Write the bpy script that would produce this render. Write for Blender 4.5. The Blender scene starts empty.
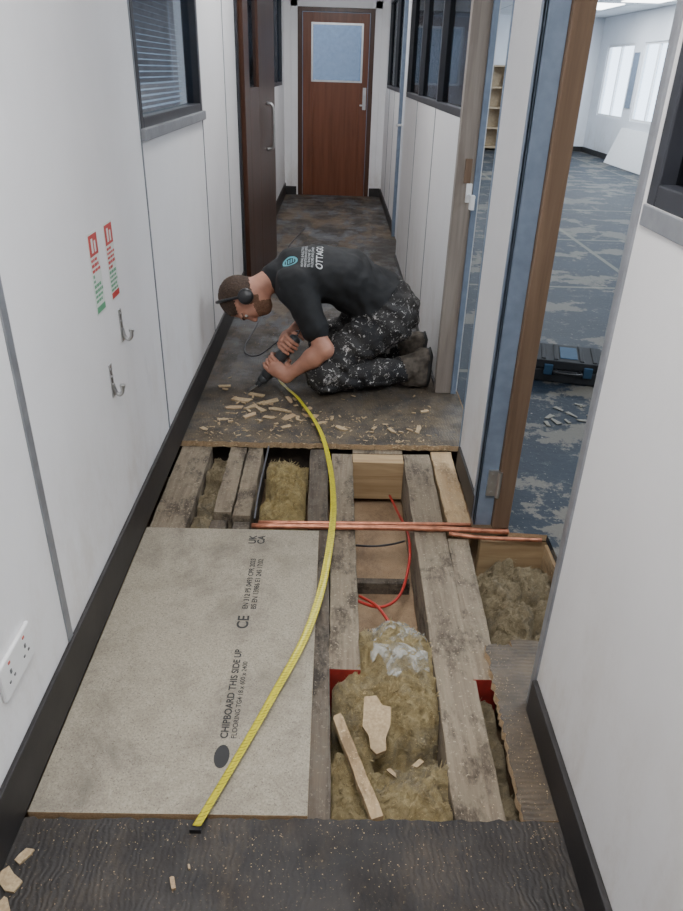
import bpy, bmesh, math, random
import numpy as np
from mathutils import Vector, Matrix, noise
from mathutils.bvhtree import BVHTree
random.seed(7)
rnd=random.uniform
COL=bpy.context.scene.collection

# ------------------------------------------------------------------ materials
def newmat(name):
    m=bpy.data.materials.new(name); m.use_nodes=True
    nt=m.node_tree; nt.nodes.clear()
    out=nt.nodes.new("ShaderNodeOutputMaterial"); b=nt.nodes.new("ShaderNodeBsdfPrincipled")
    nt.links.new(b.outputs[0],out.inputs[0])
    return m,nt,b,out
def c4(c): return (c[0],c[1],c[2],1)
def coords(nt,scale=(1,1,1)):
    tc=nt.nodes.new("ShaderNodeTexCoord"); mp=nt.nodes.new("ShaderNodeMapping")
    mp.inputs["Scale"].default_value=scale
    nt.links.new(tc.outputs["Object"],mp.inputs[0]); return mp.outputs[0]
def ntex(nt,vec,scale,detail=4,rough=.55,dist=0):
    n=nt.nodes.new("ShaderNodeTexNoise"); n.inputs["Scale"].default_value=scale
    n.inputs["Detail"].default_value=detail; n.inputs["Roughness"].default_value=rough
    n.inputs["Distortion"].default_value=dist
    nt.links.new(vec,n.inputs["Vector"]); return n.outputs["Fac"]
def ramp(nt,fac,p0,p1,interp='LINEAR'):
    r=nt.nodes.new("ShaderNodeValToRGB"); r.color_ramp.interpolation=interp
    r.color_ramp.elements[0].position=p0; r.color_ramp.elements[1].position=p1
    r.color_ramp.elements[0].color=(0,0,0,1); r.color_ramp.elements[1].color=(1,1,1,1)
    nt.links.new(fac,r.inputs[0]); return r.outputs[0]
def mixc(nt,fac,a,b):
    m=nt.nodes.new("ShaderNodeMix"); m.data_type='RGBA'
    if isinstance(fac,(int,float)): m.inputs[0].default_value=fac
    else: nt.links.new(fac,m.inputs[0])
    for s,v in ((6,a),(7,b)):
        if isinstance(v,tuple): m.inputs[s].default_value=c4(v)
        else: nt.links.new(v,m.inputs[s])
    return m.outputs[2]
def mul(nt,a,b):
    m=nt.nodes.new("ShaderNodeMath"); m.operation='MULTIPLY'
    nt.links.new(a,m.inputs[0])
    if isinstance(b,(int,float)): m.inputs[1].default_value=b
    else: nt.links.new(b,m.inputs[1])
    return m.outputs[0]
def maprange(nt,v,a,b,c,d):
    r=nt.nodes.new("ShaderNodeMapRange"); r.interpolation_type='SMOOTHSTEP'
    for i,x in zip((1,2,3,4),(a,b,c,d)): r.inputs[i].default_value=x
    nt.links.new(v,r.inputs[0]); return r.outputs[0]
def bump(nt,b,h,strength=.3,dist=.01):
    n=nt.nodes.new("ShaderNodeBump"); n.inputs["Strength"].default_value=strength; n.inputs["Distance"].default_value=dist
    nt.links.new(h,n.inputs["Height"]); nt.links.new(n.outputs[0],b.inputs["Normal"])
def simple(name,col,rough=.5,metal=0,var=.15,scale=20,bmp=0):
    m,nt,b,o=newmat(name); v=coords(nt); f=ntex(nt,v,scale)
    d=tuple(x*(1-var) for x in col); u=tuple(min(1,x*(1+var)) for x in col)
    nt.links.new(mixc(nt,ramp(nt,f,.3,.7),d,u),b.inputs["Base Color"])
    b.inputs["Roughness"].default_value=rough; b.inputs["Metallic"].default_value=metal
    if bmp: bump(nt,b,f,bmp)
    return m
def emis(name,col,s):
    m,nt,b,o=newmat(name); e=nt.nodes.new("ShaderNodeEmission"); e.inputs[0].default_value=c4(col); e.inputs[1].default_value=s
    nt.links.new(e.outputs[0],o.inputs[0]); return m
def glassm(name,tint,refl=.12,rough=.03):
    m,nt,b,o=newmat(name); t=nt.nodes.new("ShaderNodeBsdfTransparent"); t.inputs[0].default_value=c4(tint)
    g=nt.nodes.new("ShaderNodeBsdfGlossy"); g.inputs["Roughness"].default_value=rough
    mx=nt.nodes.new("ShaderNodeMixShader"); mx.inputs[0].default_value=refl
    nt.links.new(t.outputs[0],mx.inputs[1]); nt.links.new(g.outputs[0],mx.inputs[2]); nt.links.new(mx.outputs[0],o.inputs[0]); return m
def wallmat(name,col,smudge=.8):
    m,nt,b,o=newmat(name); v=coords(nt)
    f=ramp(nt,ntex(nt,v,1.6,6,.65),.45,.85); g=ramp(nt,ntex(nt,coords(nt,(1,1,.35)),7,6,.7),.63,.8)
    c=mixc(nt,f,col,tuple(x*.90 for x in col)); c=mixc(nt,g,c,tuple(x*smudge for x in col))
    sx=nt.nodes.new("ShaderNodeSeparateXYZ"); nt.links.new(v,sx.inputs[0])
    low=mul(nt,maprange(nt,sx.outputs[2],.1,.75,1,0),maprange(nt,ntex(nt,coords(nt,(1,1,.5)),6,8,.75),.42,.7,0,.6))
    c=mixc(nt,low,c,tuple(x*y for x,y in zip(col,(.74,.69,.62))))
    nt.links.new(c,b.inputs["Base Color"]); b.inputs["Roughness"].default_value=.42
    bump(nt,b,ntex(nt,v,60),.03); return m
def woodmat(name,a,bc,scale=(30,2.2,30),rough=.7,dust=None,bmp=.25,stain=.45):
    m,nt,b,o=newmat(name); v=coords(nt,scale); f=ntex(nt,v,1,6,.6,.6)
    c=mixc(nt,ramp(nt,f,.35,.65),a,bc)
    if dust:
        d=ramp(nt,ntex(nt,coords(nt,(1.6,1,1.6)),12,8,.75),.46,.62); c=mixc(nt,d,c,dust)
        k=ramp(nt,ntex(nt,coords(nt,(1.5,.7,1.5)),7,8,.75),.50,.62); c=mixc(nt,k,c,tuple(x*stain for x in a))
        s=ramp(nt,ntex(nt,coords(nt),110,3,.7),.60,.68); c=mixc(nt,s,c,tuple(min(1,x*1.6) for x in dust))
    nt.links.new(c,b.inputs["Base Color"]); b.inputs["Roughness"].default_value=rough; bump(nt,b,f,bmp,.004); return m

M_wall=wallmat("white_partition",(.85,.84,.85))
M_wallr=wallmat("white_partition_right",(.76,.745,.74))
M_office=wallmat("office_paint",(.82,.84,.88),.95)
M_alu=simple("aluminium_trim",(.27,.28,.30),.4,.4)
M_joint=simple("joint_strip",(.20,.21,.23),.5,.2)
M_blue=simple("blue_grey_metal",(.19,.24,.32),.4,.2)
M_black=simple("black_skirting",(.020,.018,.018),.5,0,.4,8,.1)
M_dframe=simple("dark_window_frame",(.03,.032,.04),.4,.2)
M_timber=woodmat("brown_timber",(.115,.07,.042),(.18,.115,.072),(30,30,1.5))
M_post=woodmat("painted_post",(.20,.165,.14),(.30,.26,.225),(30,30,1.5))
M_door=woodmat("varnished_door",(.125,.038,.016),(.18,.06,.028),(22,22,1.2),.35,None,.05)
M_doord=woodmat("varnished_door_dark",(.055,.024,.015),(.085,.037,.022),(22,22,1.2),.3,None,.05)
M_dark=simple("void_side_brown",(.05,.038,.03),.9,0,.4)  # plain dark brown for the sides of the floor void
M_white=simple("white_plastic",(.8,.8,.8),.35,0,.03)
M_steel=simple("brushed_steel",(.55,.55,.55),.3,.9,.08)
M_glass=glassm("clear_glass",(.92,.96,1),.06)
M_tint=glassm("tinted_glass",(.42,.43,.45),.14)
M_tintl=glassm("blue_window_glass",(.78,.84,.90),.14)
M_blind=simple("blind_slat",(.37,.43,.50),.5,0,.1)
def ceilmat():
    m,nt,b,o=newmat("ceiling_tiles"); v=coords(nt)
    br=nt.nodes.new("ShaderNodeTexBrick"); br.offset=0; br.inputs["Scale"].default_value=1
    br.inputs["Brick Width"].default_value=.6; br.inputs["Row Height"].default_value=.6; br.inputs["Mortar Size"].default_value=.012
    br.inputs["Color1"].default_value=(.74,.76,.78,1); br.inputs["Color2"].default_value=(.70,.72,.75,1); br.inputs["Mortar"].default_value=(.4,.42,.45,1)
    nt.links.new(v,br.inputs[0]); nt.links.new(br.outputs[0],b.inputs["Base Color"]); b.inputs["Roughness"].default_value=.8; return m
M_ceil=ceilmat()
def floormat(name="worn_bitumen_floor",dusty=0.0):
    m,nt,b,o=newmat(name); v=coords(nt)
    base=mixc(nt,ramp(nt,ntex(nt,v,5,8,.7),.35,.7),(.014,.013,.013),(.040,.033,.028))
    sx=nt.nodes.new("ShaderNodeSeparateXYZ"); nt.links.new(v,sx.inputs[0])
    far=maprange(nt,sx.outputs[1],2.6,4.5,0,1)
    p=ramp(nt,ntex(nt,coords(nt,(1,.7,1)),3.2,9,.74),.50,.53); base=mixc(nt,mul(nt,mul(nt,p,.9),far),base,(.085,.092,.105))
    q=ramp(nt,ntex(nt,coords(nt,(1.4,.5,1)),2.4,10,.76),.51,.54); base=mixc(nt,mul(nt,mul(nt,q,.85),far),base,(.105,.072,.045))
    d=ramp(nt,ntex(nt,coords(nt,(1.3,.6,1)),4.5,9,.75),.50,.66); base=mixc(nt,mul(nt,d,.65),base,(.085,.063,.042))
    near=mul(nt,maprange(nt,sx.outputs[1],2.2,2.7,0,1),maprange(nt,sx.outputs[1],2.72,3.6,1,.15))
    dn=mul(nt,near,maprange(nt,ntex(nt,v,9,10,.78),.38,.62,.05,.85)); base=mixc(nt,dn,base,(.125,.093,.055))
    if dusty: base=mixc(nt,maprange(nt,ntex(nt,v,9,9,.75),.3,.65,.15,.85),base,(.125,.092,.058))
    s=ramp(nt,ntex(nt,v,150,3,.6),.63,.69); base=mixc(nt,mul(nt,s,.6),base,(.22,.16,.09))
    nt.links.new(base,b.inputs["Base Color"])
    nt.links.new(maprange(nt,ntex(nt,v,7,5),.3,.7,.45,.85),b.inputs["Roughness"])
    w=nt.nodes.new("ShaderNodeTexWave"); w.inputs["Scale"].default_value=24; w.inputs["Distortion"].default_value=4 if dusty else 9; w.inputs["Detail"].default_value=3
    if dusty: w.bands_direction='Y'
    nt.links.new(v,w.inputs[0])
    h=mixc(nt,.6,w.outputs["Color"],ntex(nt,v,40,6)); bump(nt,b,h,.7 if dusty else .4,.004); return m
M_floor=floormat(); M_strip=floormat("ribbed_dusty_strip",1)
def officefloor():
    m,nt,b,o=newmat("office_blue_floor"); v=coords(nt)
    base=mixc(nt,ramp(nt,ntex(nt,v,3,8,.7),.35,.7),(.005,.011,.021),(.012,.020,.032))
    d=ramp(nt,ntex(nt,v,1.9,10,.72),.525,.54); base=mixc(nt,mul(nt,d,.9),base,(.115,.105,.088))
    d=ramp(nt,ntex(nt,v,9,10,.75),.57,.61); base=mixc(nt,mul(nt,d,.55),base,(.10,.095,.085))
    s=ramp(nt,ntex(nt,v,80,3,.6),.65,.70); base=mixc(nt,s,base,(.17,.16,.14))
    br=nt.nodes.new("ShaderNodeTexBrick"); br.offset=0; br.inputs["Scale"].default_value=1
    br.inputs["Brick Width"].default_value=2.4; br.inputs["Row Height"].default_value=1.8; br.inputs["Mortar Size"].default_value=.022
    br.inputs["Color1"].default_value=(0,0,0,1); br.inputs["Color2"].default_value=(0,0,0,1); br.inputs["Mortar"].default_value=(.6,.6,.6,1)
    nt.links.new(v,br.inputs[0]); base=mixc(nt,br.outputs[0],base,(.17,.16,.12))
    nt.links.new(base,b.inputs["Base Color"]); b.inputs["Roughness"].default_value=.6; b.inputs["Specular IOR Level"].default_value=.3
    bump(nt,b,ntex(nt,v,40,6),.4,.004); return m
M_ofloor=officefloor()
def speckle(name,a,bb,c,scale=180,stain=None):
    m,nt,b,o=newmat(name); v=coords(nt)
    x=mixc(nt,ramp(nt,ntex(nt,v,scale,3,.7),.35,.65),a,bb)
    x=mixc(nt,ramp(nt,ntex(nt,v,5,8,.7),.5,.75),x,c)
    if stain:
        x=mixc(nt,mul(nt,ramp(nt,ntex(nt,v,3.2,9,.75,.5),.50,.66),.7),x,stain)
        x=mixc(nt,mul(nt,ramp(nt,ntex(nt,v,320,2,.6),.60,.67),.75),x,tuple(q*.6 for q in stain))
    nt.links.new(x,b.inputs["Base Color"]); b.inputs["Roughness"].default_value=.75; bump(nt,b,ntex(nt,v,scale,3),.2,.002); return m
M_chip=speckle("chipboard_face",(.255,.22,.165),(.37,.33,.255),(.20,.175,.13),200,(.145,.125,.10))
M_chipedge=speckle("chipboard_edge",(.32,.215,.12),(.48,.35,.21),(.36,.25,.15),260)
M_scrap=speckle("chipboard_scrap",(.33,.235,.13),(.50,.38,.23),(.28,.20,.115),120)
M_ply=speckle("plasterboard_back",(.34,.225,.13),(.42,.29,.175),(.22,.15,.09),40,(.14,.09,.06))
M_ink=simple("stencil_ink",(.02,.02,.02),.6)
M_joist=woodmat("old_joist",(.145,.112,.08),(.255,.205,.145),(60,3,60),.9,(.215,.178,.125),.6)
M_joistd=woodmat("dark_joist",(.07,.055,.043),(.14,.11,.08),(60,3,60),.9,(.13,.11,.085),.6)
M_pale=woodmat("pale_timber",(.34,.225,.115),(.47,.335,.185),(35,3,35),.75,(.36,.27,.165),.3,.6)
M_palex=woodmat("pale_timber_cross",(.34,.225,.115),(.47,.335,.185),(3,35,35),.75,None,.3)
M_red=simple("red_end_paint",(.30,.022,.018),.6,0,.3)
M_copper=simple("copper_pipe",(.52,.21,.125),.42,.65,.35,30)
M_redcable=simple("red_cable",(.40,.03,.02),.4)
M_grey=simple("grey_cable",(.08,.08,.09),.5)
def insul(name,a,bb,c):
    m,nt,b,o=newmat(name); v=coords(nt)
    x=mixc(nt,ramp(nt,ntex(nt,v,14,9,.75,1.2),.38,.62),a,bb)
    x=mixc(nt,ramp(nt,ntex(nt,v,5,9,.75,.8),.50,.64),x,c)
    x=mixc(nt,ramp(nt,ntex(nt,v,45,7,.8,2.5),.55,.67),x,tuple(q*.42 for q in a))
    x=mixc(nt,ramp(nt,ntex(nt,v,120,4,.8,1.5),.58,.66),x,tuple(min(1,q*1.4) for q in bb))
    nt.links.new(x,b.inputs["Base Color"]); b.inputs["Roughness"].default_value=1
    bump(nt,b,ntex(nt,v,45,9,.8,2.5),1,.02); return m
M_ins=insul("mineral_wool",(.42,.31,.135),(.62,.50,.27),(.33,.28,.19))
M_insy=insul("yellow_wool",(.44,.32,.12),(.60,.48,.23),(.34,.27,.15))
M_insg=insul("dusty_wool",(.25,.195,.11),(.41,.33,.20),(.29,.25,.18))
M_skin=simple("skin",(.46,.22,.15),.5,0,.12,25)
M_hair=simple("brown_hair",(.055,.032,.02),.8,0,.5,120,.6)
M_beard=simple("stubble_beard",(.17,.085,.05),.8,0,.3,150,.4)
M_shirt=simple("black_tshirt",(.010,.011,.013),.8,0,.35,12,.1)
def trousers():
    m,nt,b,o=newmat("painted_work_trousers"); v=coords(nt)
    x=mixc(nt,ramp(nt,ntex(nt,v,9,5),.4,.7),(.014,.014,.016),(.045,.042,.04))
    x=mixc(nt,ramp(nt,ntex(nt,v,15,10,.82,.5),.57,.60),x,(.52,.50,.48))
    x=mixc(nt,ramp(nt,ntex(nt,v,48,6,.78,.4),.59,.62),x,(.62,.60,.58))
    nt.links.new(x,b.inputs["Base Color"]); b.inputs["Roughness"].default_value=.85; bump(nt,b,ntex(nt,v,40,6),.3); return m
M_trous=trousers()
M_boot=simple("dusty_boot",(.085,.070,.055),.8,0,.5,40,.4)
M_sole=simple("boot_sole",(.03,.03,.03),.8)
M_blackp=simple("black_plastic",(.015,.015,.017),.35)
M_case=simple("rough_black_case",(.012,.013,.016),.8)
M_toolg=simple("tool_grey",(.05,.055,.06),.4)
M_toolb=simple("tool_blue",(.012,.05,.10),.7)
M_teal=simple("teal_print",(.10,.34,.40),.6)
M_print=simple("white_print",(.5,.52,.53),.6)
M_eye=simple("eye_white",(.7,.7,.7),.2)

# ------------------------------------------------------------------ mesh builder
class MB:
    def __init__(s): s.v=[];s.f=[];s.m=[]
    def add(s,vs,fs,mi=0,M=None):
        o=len(s.v)
        for p in vs:
            p=Vector(p); s.v.append(M@p if M else p)
        for f in fs: s.f.append([i+o for i in f]); s.m.append(mi)
    def box(s,x0,x1,y0,y1,z0,z1,mi=0,M=None):
        vs=[(x,y,z) for x in (x0,x1) for y in (y0,y1) for z in (z0,z1)]
        s.add(vs,[(0,1,3,2),(4,6,7,5),(0,4,5,1),(2,3,7,6),(0,2,6,4),(1,5,7,3)],mi,M)
    def tube(s,pts,r,mi=0,n=10,cap=True):
        pts=[Vector(p) for p in pts]; rs=r if isinstance(r,(list,tuple)) else [r]*len(pts)
        vs=[];up=Vector((0,0,1)); prev=None
        for i,p in enumerate(pts):
            t=(pts[min(i+1,len(pts)-1)]-pts[max(i-1,0)]).normalized()
            if prev is None:
                a=t.cross(up); a=a if a.length>.05 else t.cross(Vector((1,0,0)))
            else: a=prev-t*prev.dot(t)
            a.normalize(); prev=a; bb=t.cross(a)
            for k in range(n):
                an=2*math.pi*k/n; vs.append(p+(a*math.cos(an)+bb*math.sin(an))*rs[i])
        fs=[]
        for i in range(len(pts)-1):
            for k in range(n):
                fs.append((i*n+k,i*n+(k+1)%n,(i+1)*n+(k+1)%n,(i+1)*n+k))
        if cap: fs.append(tuple(range(n))[::-1]); fs.append(tuple((len(pts)-1)*n+k for k in range(n)))
        s.add(vs,fs,mi)
    def prism(s,poly,z0,z1,mt=0,ms=None,M=None):
        n=len(poly); vs=[(p[0],p[1],z0) for p in poly]+[(p[0],p[1],z1) for p in poly]
        s.add(vs,[tuple(range(n,2*n))],mt,M); s.add(vs,[tuple(range(n))[::-1]]+[(i,(i+1)%n,n+(i+1)%n,n+i) for i in range(n)],mt if ms is None else ms,M)
    def obj(s,name,mats,parent=None,bevel=0,smooth=False,seg=2):
        me=bpy.data.meshes.new(name); me.from_pydata([tuple(v) for v in s.v],[],s.f)
        for m in mats: me.materials.append(m)
        for p,mi in zip(me.polygons,s.m): p.material_index=mi; p.use_smooth=smooth
        bm=bmesh.new(); bm.from_mesh(me)
        bmesh.ops.recalc_face_normals(bm,faces=bm.faces)
        bm.to_mesh(me); bm.free(); me.update()
        o=bpy.data.objects.new(name,me); COL.objects.link(o)
        if bevel:
            b=o.modifiers.new("bevel",'BEVEL'); b.width=bevel; b.segments=seg; b.limit_method='ANGLE'
        if parent: o.parent=parent
        return o
def empty(name):
    e=bpy.data.objects.new(name,None); e.empty_display_size=.1; COL.objects.link(e); return e
def smoothcurve(pts,n=12):
    P=[Vector(p) for p in pts]; P=[P[0]*2-P[1]]+P+[P[-1]*2-P[-2]]; out=[]
    for i in range(1,len(P)-2):
        for k in range(n):
            t=k/n; a,b,c,d=P[i-1:i+3]
            out.append(.5*((2*b)+(c-a)*t+(2*a-5*b+4*c-d)*t*t+(3*b-a-3*c+d)*t**3))
    out.append(P[-2]); return out

XL=-.645; XR=.53; YE=9.6; H=2.5
# ------------------------------------------------------------------ floor
def jag(p,q,n,amp):
    out=[]
    for i in range(n+1):
        t=i/n; x=p[0]+(q[0]-p[0])*t; y=p[1]+(q[1]-p[1])*t
        if 0<i<n: x+=rnd(-amp,amp); y+=rnd(-amp,amp)
        out.append((x,y))
    return out
mb=MB()
mb.prism([(XL-.1,-1.6),(XR+.0,-1.6)]+jag((XR,.965),(XL-.1,.955),80,.004),-.025,0,0,2)
mb.prism([(XR,.965)]+[(XR,1.49)]+jag((XR-.005,1.50),(.455,1.50),12,.007)+jag((.455,1.49),(.44,.965),44,.005),-.025,0,3,2)
mb.prism(jag((XL-.1,2.70),(XR+.04,2.71),80,.005)+[(.64,2.72),(.64,9.7),(XL-.1,9.7)],-.025,0,0,2)
mb.box(XR,.775,-1.6,1.478,-.025,0,3); mb.box(.775,5.5,-1.6,16.9,-.025,0,1)
mb.prism([(.645,2.06),(.775,2.05),(.775,16.9),(.645,16.9)],-.025,0,1,2)
mb.prism([(XR,1.478),(.775,1.478)]+jag((.775,1.52),(XR,1.52),10,.006),-.025,0.0,3,2)
mb.box(-3.0,XL-.1,-1.6,9.7,-.025,0,0)
mb.obj("floor",[M_floor,M_ofloor,M_chipedge,M_strip])
mb=MB()
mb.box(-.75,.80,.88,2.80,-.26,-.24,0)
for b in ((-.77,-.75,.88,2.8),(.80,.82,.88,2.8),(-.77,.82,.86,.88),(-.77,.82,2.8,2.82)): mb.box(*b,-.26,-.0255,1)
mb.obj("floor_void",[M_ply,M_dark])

# ------------------------------------------------------------------ walls
mb=MB(); a,b=XL-.1,XL
WY0,WY1=2.55,3.745
mb.box(a,b,-1.6,WY0,0,H); mb.box(a,b,WY0,WY1,0,1.225); mb.box(a,b,WY0,WY1,2.12,H)
mb.box(a,b,WY1,5.10,0,H); mb.box(a,b,5.10,6.12,2.06,H); mb.box(a,b,6.12,7.1,0,H)
mb.box(a,b,7.1,9.25,0,1.25); mb.box(a,b,7.1,9.25,2.12,H); mb.box(a,b,9.25,9.7,0,H)
mb.obj("wall_left",[M_wall])
mb=MB(); a,b=XR,XR+.1
mb.box(a,b,-1.6,1.285,0,1.235); mb.box(a,b,1.262,1.285,1.235,H); mb.box(a,b,-1.6,1.262,2.12,H); mb.box(a,b,-1.6,-.6,1.235,2.12)
mb.box(a,b,1.285,2.13,2.06,H); mb.box(a,b+.01,2.13,2.53,0,H); mb.box(a,b,2.53,3.31,2.06,H)
a,b=XR+.012,XR+.11
mb.box(a,b,3.31,6.3,0,1.25); mb.box(a,b,3.31,6.3,2.12,H); mb.box(a,b,3.31,3.36,1.25,2.12); mb.box(a,b,6.22,6.3,1.25,2.12)
a,b=XR+.05,XR+.12
mb.box(a,b,6.3,7.15,2.06,H); mb.box(a,b,7.15,9.7,0,1.25); mb.box(a,b,7.15,9.7,2.12,H); mb.box(a,b,7.15,7.22,1.25,2.12); mb.box(a,b,9.3,9.7,1.25,2.12)
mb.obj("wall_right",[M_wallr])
mb=MB(); mb.box(XL,-.50,YE,YE+.1,0,H); mb.box(.43,.65,YE,YE+.1,0,H); mb.box(-.50,.43,YE,YE+.1,2.09,H)
mb.obj("wall_end",[M_wall])
mb=MB(); mb.box(XL-.1,5.5,-1.7,-1.6,0,H); mb.obj("wall_back",[M_wall])
mb=MB(); mb.box(.65,5.5,16.8,16.9,0,H); mb.box(.55,.65,9.7,16.9,0,H)
mb.obj("wall_office_far",[M_office])
mb=MB(); X0,X1=5.4,5.5
wins=[(14.85,16.3),(13.1,14.4),(10.8,12.3),(8.3,9.8),(5.6,7.2),(3,4.6)]  # first two face the view; nearer ones are unseen, added to light the office
mb.box(X0,X1,-1.6,16.8,0,.75); mb.box(X0,X1,-1.6,16.8,2.0,H)
ys=[-1.6]+[y for w in sorted(wins) for y in w]+[16.8]
for i in range(0,len(ys),2): mb.box(X0,X1,ys[i],ys[i+1],.75,2.0)
mb.obj("wall_office_right",[M_office])
mb=MB(); mb.box(-3.1,-3.0,-1.7,9.7,0,H); mb.box(-3,XL-.1,-1.7,-1.6,0,H); mb.box(-3,XL-.1,9.6,9.7,0,H)
mb.obj("wall_side_room",[simple("side_room_paint",(.46,.42,.42),.7)])
mb=MB(); mb.box(-3.1,5.5,-1.7,16.9,H,H+.06); mb.obj("ceiling",[M_ceil])

mb=MB()
for y0,y1 in ((-1.6,5.08),(6.14,9.58)): mb.box(XL,XL+.012,y0,y1,0.0,.140)
mb.obj("baseboard_left",[M_black],bevel=.003)
mb=MB(); mb.box(XR-.014,XR,-1.6,1.27,0,.105); mb.box(XR-.010,XR,2.14,2.52,0,.10)
mb.box(XR+.0,XR+.012,3.34,6.25,0,.02); mb.box(XR+.036,XR+.05,7.16,9.58,0,.10)
mb.obj("baseboard_right",[M_black],bevel=.003)
mb=MB(); mb.box(XL+.012,-.50,YE-.015,YE,0,.10); mb.box(.43,.565,YE-.015,YE,0,.10); mb.obj("baseboard_end",[M_black])
mb=MB(); mb.box(.66,5.38,16.78,16.8,0,.1); mb.box(5.38,5.4,-1.6,16.8,0,.1); mb.obj("baseboard_office",[M_black])

mb=MB()
mb.box(XL,XL+.004,1.335,1.362,.140,H)
mb.obj("trim_1",[M_alu])
mb=MB()
for y in (2.543,3.742,4.55,6.75): mb.box(XL,XL+.003,y,y+.009,.140,H)
for y in (4.3,5.3): mb.box(XR+.009,XR+.012,y,y+.009,0.02,1.25)
for y in (8.0,8.8): mb.box(XR+.047,XR+.05,y,y+.009,.1,1.25)
mb.obj("trim_2",[M_joint])
mb=MB(); mb.box(XR-.006,XR+.03,1.275,1.30,0,H); mb.box(XR-.004,XR,-1.6,1.262,1.20,1.235); mb.obj("trim_3",[M_alu],bevel=.002)

e=empty("door_frame")
mb=MB(); mb.box(XR-.008,XR+.055,2.105,2.13,0,2.06); mb.box(XR-.008,XR,2.105,2.16,0,2.06); mb.obj("metal_strip",[M_blue],e,.002)
mb=MB(); mb.box(XR+.056,XR+.115,2.085,2.13,0,2.06); mb.box(XR+.0,XR+.11,1.30,2.085,2.02,2.06); mb.box(XR+.04,XR+.115,1.287,1.31,0,2.02); mb.obj("timber_lining",[M_timber],e,.003)
mb=MB(); mb.box(XR+.02,XR+.054,2.094,2.106,.13,.23); mb.tube([(XR+.056,2.085,.13),(XR+.056,2.085,.23)],.008)
for z in (.145,.18,.215): mb.tube([(XR+.035,2.096,z),(XR+.035,2.090,z)],.005)
mb.obj("hinge",[M_steel],e)
e=empty("door_frame")
mb=MB(); mb.box(XR-.004,XR+.075,3.285,3.34,0,2.06); mb.box(XR+0,XR+.1,2.53,3.3,2.03,2.06); mb.obj("post",[M_post],e,.003)
mb=MB(); mb.box(XR+.075,XR+.10,3.275,3.33,0,2.03); mb.box(XR-.003,XR+.10,2.53,2.545,0,2.06); mb.obj("stop",[M_blue],e,.002)
mb=MB(); mb.box(XR+.03,XR+.06,3.279,3.287,1.0,1.10); mb.obj("strike_plate",[M_timber],e,.002)
mb=MB(); mb.box(XR+.045,XR+.07,3.277,3.287,.92,1.00); mb.tube([(XR+.06,3.28,.95),(XR+.06,3.235,.95),(XR+.075,3.22,.95)],.009); mb.box(XR+.055,XR+.075,3.205,3.235,.90,.96); mb.obj("latch",[M_white],e,.003)

def window(name,x,thick,y0,y1,z0,z1,divs,glass,fm,blind=False):
    e=empty(name); mb=MB(); w=.035
    mb.box(x,x+thick,y0,y0+w,z0,z1);mb.box(x,x+thick,y1-w,y1,z0,z1)
    mb.box(x,x+thick,y0+w,y1-w,z0,z0+w);mb.box(x,x+thick,y0+w,y1-w,z1-w,z1)
    for d in divs: mb.box(x,x+thick,d-w/2,d+w/2,z0+w,z1-w)
    mb.obj("frame",[fm],e,.003)
    mb=MB(); mb.box(x+thick*.5-.002,x+thick*.5+.002,y0+w,y1-w,z0+w,z1-w); mb.obj("glass_pane",[glass],e)
    if blind:
        mb=MB(); z=z0+.045
        while z<z1-.03:
            M=Matrix.Translation((x-.02,(y0+y1)/2,z))@Matrix.Rotation(math.radians(14),4,'Y')
            mb.box(-.008,.008,-(y1-y0)/2+.04,(y1-y0)/2-.04,-.0005,.0005,0,M); z+=.020
        for yy in (y0+.2,y1-.2): mb.box(x-.021,x-.019,yy,yy+.003,z0+.03,z1)
        mb.obj("blind_slats",[M_blind],e)
    return e
window("window_1",XL-.06,.064,WY0+.01,WY1-.012,1.230,2.12,[],M_tintl,M_dframe,True)
mb=MB(); mb.box(XL,XL+.020,WY0,WY1,1.195,1.232); mb.obj("trim_4",[M_alu],bevel=.003)
window("window_2",XL-.06,.064,7.1,9.25,1.25,2.12,[7.8,8.5],M_tintl,M_dframe,True)
window("window_3",XR+.0,.06,-.6,1.262,1.235,2.12,[.3],M_tint,M_dframe)
window("window_4",XR+.01,.06,3.36,6.22,1.25,2.12,[4.3,5.3],M_tint,M_dframe)
window("window_5",XR+.045,.06,7.22,9.3,1.25,2.12,[8.2],M_tint,M_dframe)
for i,(y0,y1) in enumerate(wins): window("window_%d"%(6+i),5.42,.05,y0,y1,.75,2.0,[(y0+y1)/2],M_glass,M_white)

e=empty("door_1")
mb=MB(); y0,y1=YE-.01,YE+.035
mb.box(-.42,-.30,y0,y1,0,2.0);mb.box(.27,.36,y0,y1,0,2.0);mb.box(-.30,.27,y0,y1,0,1.31);mb.box(-.30,.27,y0,y1,1.88,2.0)
mb.obj("leaf",[M_door],e,.003)
mb=MB();
for b4 in ((-.32,-.30,1.29,1.90),(.27,.29,1.29,1.90),(-.30,.27,1.29,1.31),(-.30,.27,1.88,1.90)): mb.box(b4[0],b4[1],y0-.008,y0,b4[2],b4[3])
mb.obj("glazing_bead",[M_steel],e)
mb=MB(); mb.box(-.30,.27,YE+.01,YE+.015,1.31,1.88); mb.obj("glass_pane",[M_glass],e)
mb=MB(); mb.box(.305,.345,y0-.006,y0,1.0,1.24); mb.tube([(.325,y0,1.05),(.325,y0-.05,1.05),(.27,y0-.05,1.05)],.01); mb.obj("handle",[M_steel],e)
mb=MB(); mb.box(-.48,-.425,YE-.02,YE+.05,0,2.05);mb.box(.365,.42,YE-.02,YE+.05,0,2.05);mb.box(-.425,.365,YE-.02,YE+.05,2.005,2.05); mb.obj("frame",[M_doord],e,.003)
mb=MB(); mb.box(-.56,-.48,YE-.012,YE,0,2.13);mb.box(.42,.50,YE-.012,YE,0,2.13);mb.box(-.56,.50,YE-.012,YE,2.05,2.13); mb.obj("architrave",[M_wall],e,.003)
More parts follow.
